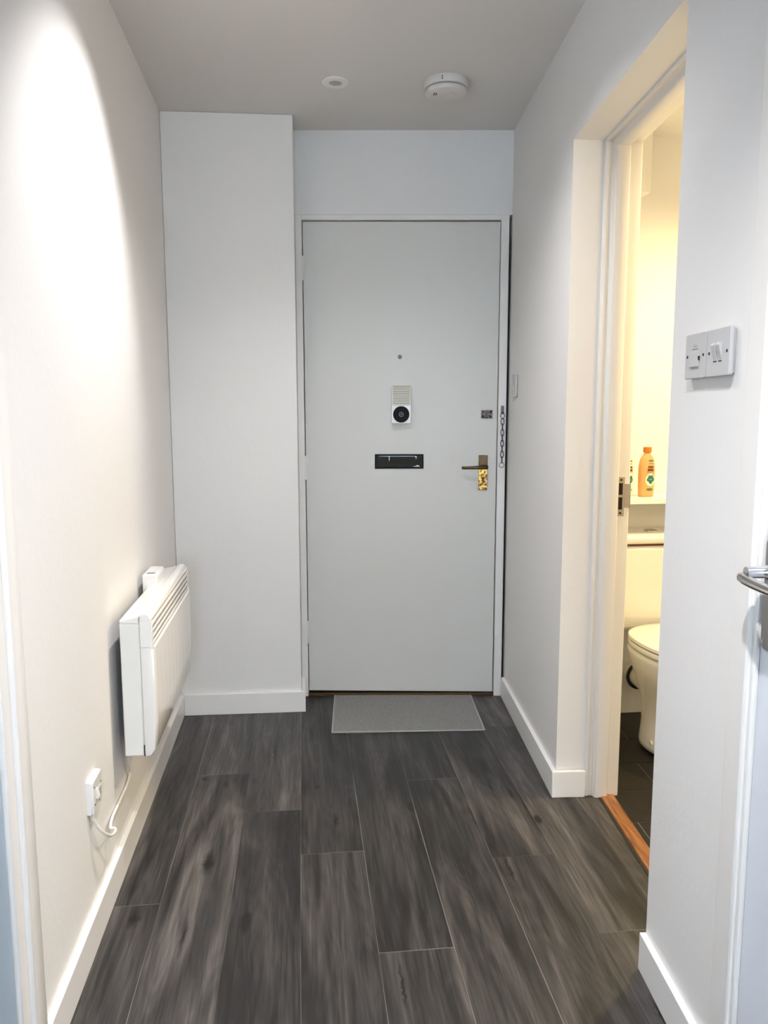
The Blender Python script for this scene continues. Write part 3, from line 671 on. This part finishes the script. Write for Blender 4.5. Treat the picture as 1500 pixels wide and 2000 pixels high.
for a in (-.0155, .0035):
    MB().extrude([(.0120, -.014), (.0125, -.014), (.0195, .012), (.0165, .016), (.0120, .016)], lambda p, q: (p, a, q), lambda p, q: (p, a+.012, q)).build('rocker', PLASG, s2, bevel=.0008)
    MB().box(.0122, .0128, a, a+.012, -.0165, -.0145).build('rocker_slot', DARK, s2)
for a in (-.033, .033): MB().lathe([(.0028, .0123), (.0028, .0130)], c=(0, a, .0), axis='X', n=14).build('screw', DARK, s2)
# single switch by the entrance door
s3 = plate('light_switch', 3.03, 1.3425, .080, .088, .010, 'small white light switch on the right wall next to the entrance door', 'wall switch')
MB().extrude([(.0095, -.013), (.010, -.013), (.016, .010), (.0135, .014), (.0095, .014)], lambda p, q: (p, -.006, q), lambda p, q: (p, .006, q)).build('rocker', PLASG, s3, bevel=.0006)
MB().box(.0098, .0103, -.018, .006, -.022, -.0195).build('rocker_slot', GREY, s3)

# ---- ceiling items
LD = empty('ceiling_downlight', (.1335, 2.787, HC), 0); tag(LD, 'small round white recessed ceiling light, unlit, left of the smoke alarm', 'ceiling light')
MB().lathe([(.0465, 0), (.0465, -.002), (.043, -.0055), (.024, -.006), (.022, -.003), (.022, 0)], n=48).build('rim', PLAS, LD, smooth=True)
MB().lathe([(.0215, -.001), (.0215, -.0042), (.017, -.0048)], n=36).build('lens', mat('frosted_lens', (0.42, 0.43, 0.43), 0.3), LD, smooth=True)
for k, (p, lab) in enumerate(((DL1, 'assumed round white ceiling light, lit, out of view above the middle of the hallway'), (DL2, 'assumed round white ceiling light, lit, out of view above the viewpoint'))):
    o = empty('ceiling_downlight', (p[0], p[1], HC), 0); tag(o, lab, 'ceiling light')  # assumed fixtures out of view, placed from the light and shadows
    rr = MB()
    prof_ = [(.028, 0), (.028, -.004), (.031, -.0055), (.043, -.005), (.0465, -.002), (.0465, 0)]
    n = 40; rings = [[rr.bm.verts.new((r*math.cos(2*PI*i/n), r*math.sin(2*PI*i/n), h)) for i in range(n)] for r, h in prof_]
    for q in range(len(rings)-1):
        for i in range(n): rr.bm.faces.new([rings[q][i], rings[q][(i+1) % n], rings[q+1][(i+1) % n], rings[q+1][i]])
    rr.build('rim', PLAS, o, smooth=True)
o = empty('ceiling_downlight', (WCD[0], WCD[1], ZWC), 0); tag(o, 'assumed round warm ceiling light inside the toilet room, out of view', 'ceiling light')  # assumed rim for the unseen toilet downlight
rr = MB(); rings = [[rr.bm.verts.new((r*math.cos(2*PI*i/n), r*math.sin(2*PI*i/n), h)) for i in range(n)] for r, h in [(.055, 0), (.055, -.004), (.07, -.005), (.075, 0)]]
for q in range(3):
    for i in range(n): rr.bm.faces.new([rings[q][i], rings[q][(i+1) % n], rings[q+1][(i+1) % n], rings[q+1][i]])
rr.build('rim', PLAS, o, smooth=True)
o = empty('assumed_wall_light', (WCL[0], 1.15, WCL[2]), 0); tag(o, 'assumed small warm wall light inside the toilet room, out of view', 'wall light')  # assumed fixture added for the unseen bulb
MB().lathe([(.05, .0), (.05, .012), (.045, .016)], c=(0, 0, .11), axis='Y', n=32).build('back_plate', CHROME, o, smooth=True)
MB().tube([(0, .014, .11), (0, .06, .11), (0, .09, .10), (0, .09, .075)], .008, n=12).build('arm', CHROME, o, smooth=True)

SA = empty('smoke_alarm', (.5115, 2.752, HC), 0); tag(SA, 'round white smoke alarm on the ceiling right of the small ceiling light', 'smoke alarm')
MB().lathe([(.078, 0), (.0785, -.004), (.078, -.018), (.074, -.024), (.062, -.026)], n=56).build('base', ALARM, SA, smooth=True)
MB().lathe([(.066, -.024), (.066, -.032)], n=48).build('vent_gap', GREY, SA, smooth=True)
MB().lathe([(.068, -.0275), (.0715, -.029), (.0715, -.037), (.069, -.042), (.060, -.0455), (.03, -.047)], n=56).build('cover', ALARM, SA, smooth=True)
MB().tube([(.024*math.cos(t)+.006, .024*math.sin(t)-.012, -.0468) for t in [2*PI*i/32 for i in range(32)]], .0008, n=6, closed=True).build('test_button', ALARM, SA, smooth=True)
MB().box(-.046, -.043, -.026, -.010, -.0475, -.0455).box(-.039, -.036, -.028, -.012, -.0478, -.0458).build('slot', DARK, SA)
MB().lathe([(.0022, -.0783), (.0022, -.080)], c=(-.026, .0055, -.010), axis='Y', n=10).lathe([(.0022, -.0783), (.0022, -.080)], c=(-.026, .0055, -.017), axis='Y', n=10).build('indicator', DARK, SA)

# ---- toilet room contents
TX, TY = 1.352, YWC
TO = empty('toilet', (TX, TY, 0), 0); tag(TO, 'white close-coupled toilet seen through the doorway on dark tiles', 'toilet')
def oval(cy, hw_, fl_, bl_, z, n=40, p=2.3):   # fl_ toward camera (-y), bl_ backward
    out = []
    for i in range(n):
        t = 2*PI*i/n; c, s = math.cos(t), math.sin(t)
        x = hw_*math.copysign(abs(c)**(2/p), c); yy = (bl_ if s > 0 else fl_)*math.copysign(abs(s)**(2/p), s)
        out.append((x, cy+yy, z))
    return out
MB().loft([oval(-.345, .122, .135, .120, 0), oval(-.345, .121, .133, .120, .02), oval(-.342, .108, .118, .120, .09), oval(-.345, .106, .122, .135, .16), oval(-.355, .128, .170, .155, .235), oval(-.37, .160, .225, .175, .305), oval(-.375, .178, .250, .185, .360), oval(-.375, .184, .258, .190, .385), oval(-.375, .180, .254, .188, .398)]).build('bowl', CERAM, TO, smooth=True, subsurf=1)
MB().loft([oval(-.385, .183, .262, .17, .399), oval(-.385, .187, .268, .175, .404), oval(-.385, .187, .268, .175, .414), oval(-.385, .184, .265, .172, .418)]).build('seat', SEAT, TO, smooth=True)
MB().loft([oval(-.383, .180, .262, .178, .4195), oval(-.383, .186, .266, .18, .424), oval(-.383, .184, .264, .178, .434), oval(-.383, .165, .245, .16, .442), oval(-.383, .10, .16, .10, .446)]).build('lid', SEAT, TO, smooth=True)
ct = MB().loft([[(sx*w_, y_, z) for (sx, y_) in ((-1, -.02), (1, -.02), (1, -d_), (-1, -d_))] for (w_, d_, z) in ((.150, .165, .398), (.168, .175, .46), (.176, .180, .60), (.182, .182, .735))])
ct.build('cistern', CERAM, TO, bevel=.018, seg=4)
MB().box(-.180, .180, -.178, -.02, .734, .741).build('cistern_gap', BROWN, TO)
MB().loft([[(sx*w_, y_, z) for (sx, y_) in ((-1, -.006), (1, -.006), (1, -d_), (-1, -d_))] for (w_, d_, z) in ((.186, .188, .741), (.189, .192, .752), (.189, .192, .768), (.180, .182, .778))]).build('cistern_lid', CERAM, TO, bevel=.006, seg=3)
MB().lathe([(.027, .777), (.027, .781), (.022, .784), (.008, .785)], c=(0, -.092, 0), n=32).build('flush_button', CHROME, TO, smooth=True)
MB().tube([(0, -.0, .175), (0, -.16, .175), (0, -.22, .18)], [.046, .046, .046], n=24).build('outlet_pipe', CERAM, TO, smooth=True)
MB().tube([(.052*math.cos(t), -.05, .175+.052*math.sin(t)) for t in [2*PI*i/32 for i in range(32)]], .0065, n=8, closed=True).build('pipe_seal', RUBBER, TO, smooth=True)
MB().lathe([(.009, -.002), (.009, .004), (.005, .010)], c=(-.112, -.395, .045), axis='X', n=16).build('bolt_cap', SEAT, TO, smooth=True)

SH = MB().box(WX(2.72)+.001, 2.0, 2.722, YWC-.0005, .895, .914).build('wall_shelf', TRIM, bevel=.001); tag(SH, 'white ledge shelf over the toilet cistern holding shampoo bottles', 'shelf')

def bottle(x, y, z, rz, body, label, name='shampoo_bottle'):
    o = empty(name, (x, y, z), rz); tag(o, label, 'bottle')
    H_ = [(.0, .026, .018), (.003, .030, .0205), (.02, .031, .021), (.07, .0325, .0215), (.11, .0325, .0215), (.135, .0290, .0205), (.150, .0235, .0185), (.160, .0150, .0145), (.166, .0125, .0125)]
    def ell(z_, a, b_, n=32):
        return [(a*math.copysign(abs(math.cos(2*PI*i/n))**.85, math.cos(2*PI*i/n)), b_*math.copysign(abs(math.sin(2*PI*i/n))**.85, math.sin(2*PI*i/n)), z_) for i in range(n)]
    MB().loft([ell(*h) for h in H_]).build('bottle_body', body, o, smooth=True)
    MB().loft([ell(.166, .0118, .0118), ell(.170, .0118, .0118)]).build('neck', body, o, smooth=True)
    MB().lathe([(.0155, .170), (.0158, .172), (.0158, .189), (.0145, .1905)], n=28).build('cap', CAP, o, smooth=True)
    return o
def front_y(z_, x_=0):  # front surface of the bottle at height z
    H_ = [(.0, .026, .018), (.02, .031, .021), (.07, .0325, .0215), (.11, .0325, .0215), (.135, .029, .0205), (.15, .0235, .0185)]
    for (a, b_) in zip(H_, H_[1:]):
        if a[0] <= z_ <= b_[0]:
            t = (z_-a[0])/(b_[0]-a[0]); A = a[1]+(b_[1]-a[1])*t; B = a[2]+(b_[2]-a[2])*t
            c = min(.999, abs(x_)/A)**(1/.85); return -B*(math.sqrt(max(0, 1-c*c)))**.85
    return -.02
def decal(o, pts, m, name, eps=.0006):
    mb = MB(); c = (sum(p[0] for p in pts)/len(pts), sum(p[1] for p in pts)/len(pts))
    steps = 4; rows_ = []
    for s_ in range(steps+1):
        q = s_/steps
        rows_.append([(c[0]+(p[0]-c[0])*q, c[1]+(p[1]-c[1])*q) for p in pts])
    V = [[mb.bm.verts.new((a, front_y(b_, a)-eps, b_)) for a, b_ in r] for r in rows_[1:]]
    cc = mb.bm.verts.new((c[0], front_y(c[1], c[0])-eps, c[1])); n = len(pts)
    for i in range(n): mb.bm.faces.new([cc, V[0][i], V[0][(i+1) % n]])
    for k_ in range(len(V)-1):
        for i in range(n): mb.bm.faces.new([V[k_][i], V[k_+1][i], V[k_+1][(i+1) % n], V[k_][(i+1) % n]])
    return mb.build(name, m, o, smooth=True)
def el(cx, cz_, a, b_, n=20): return [(cx+a*math.cos(2*PI*i/n), cz_+b_*math.sin(2*PI*i/n)) for i in range(n)]
def rc(x0, x1, z0, z1): return [(x0+(x1-x0)*t, z0) for t in (0, .33, .66, 1)]+[(x0+(x1-x0)*t, z1) for t in (1, .66, .33, 0)]
def print_label(b, dxl=0.0, full=True):
    decal(b, el(.006+dxl, .1385, .0125, .0035), GREEN, 'printed_line')
    decal(b, rc(-.003+dxl, .015+dxl, .1265, .1290), GREEN, 'printed_line')
    for r, (xa, xb, za, zb) in enumerate(((-.006, .017, .1105, .1190), (-.008, .018, .0985, .1085))):
        n_ = 6; wd = (xb-xa)/n_
        for q in range(n_):
            decal(b, rc(xa+q*wd+dxl, xa+(q+.86)*wd+dxl, za+(.0012 if q % 3 == 1 else 0), zb-(.001 if q % 2 else 0)), BROWN, 'printed_letter')
    decal(b, rc(-.012+dxl, .021+dxl, .0945, .0960), BROWN, 'printed_line')
    decal(b, el(.004+dxl, .0650, .0195, .0235), CREAMP, 'emblem_border')
    em = []
    for i in range(28):
        t = 2*PI*i/28; r = 1+.10*math.cos(6*t); a = .0155*r*math.cos(t); c = .0175*r*math.sin(t)
        if c < -.004: a *= 1-min(.75, (-.004-c)/.018)
        em.append((.006+dxl+a, .066+c))
    decal(b, em, TEAL, 'emblem', .0011)
    decal(b, rc(-.002+dxl, .012+dxl, .0665, .0675), CREAMP, 'emblem_line', .0016)
    decal(b, el(.005+dxl, .088, .003, .003), CREAMP, 'emblem_leaf', .0013)
    decal(b, el(.004+dxl, .0285, .0150, .0055), GREEN, 'printed_line')
b1 = bottle(1.3175, 2.815, .9142, .10, BOT, 'peach shampoo bottle with orange cap and teal emblem on the shelf over the toilet'); print_label(b1)
b2 = bottle(1.2235, 2.80, .9142, .25, BOTW, 'cream bottle with printed label, mostly hidden behind the doorway frame on the toilet shelf', 'lotion_bottle'); print_label(b2, .004)
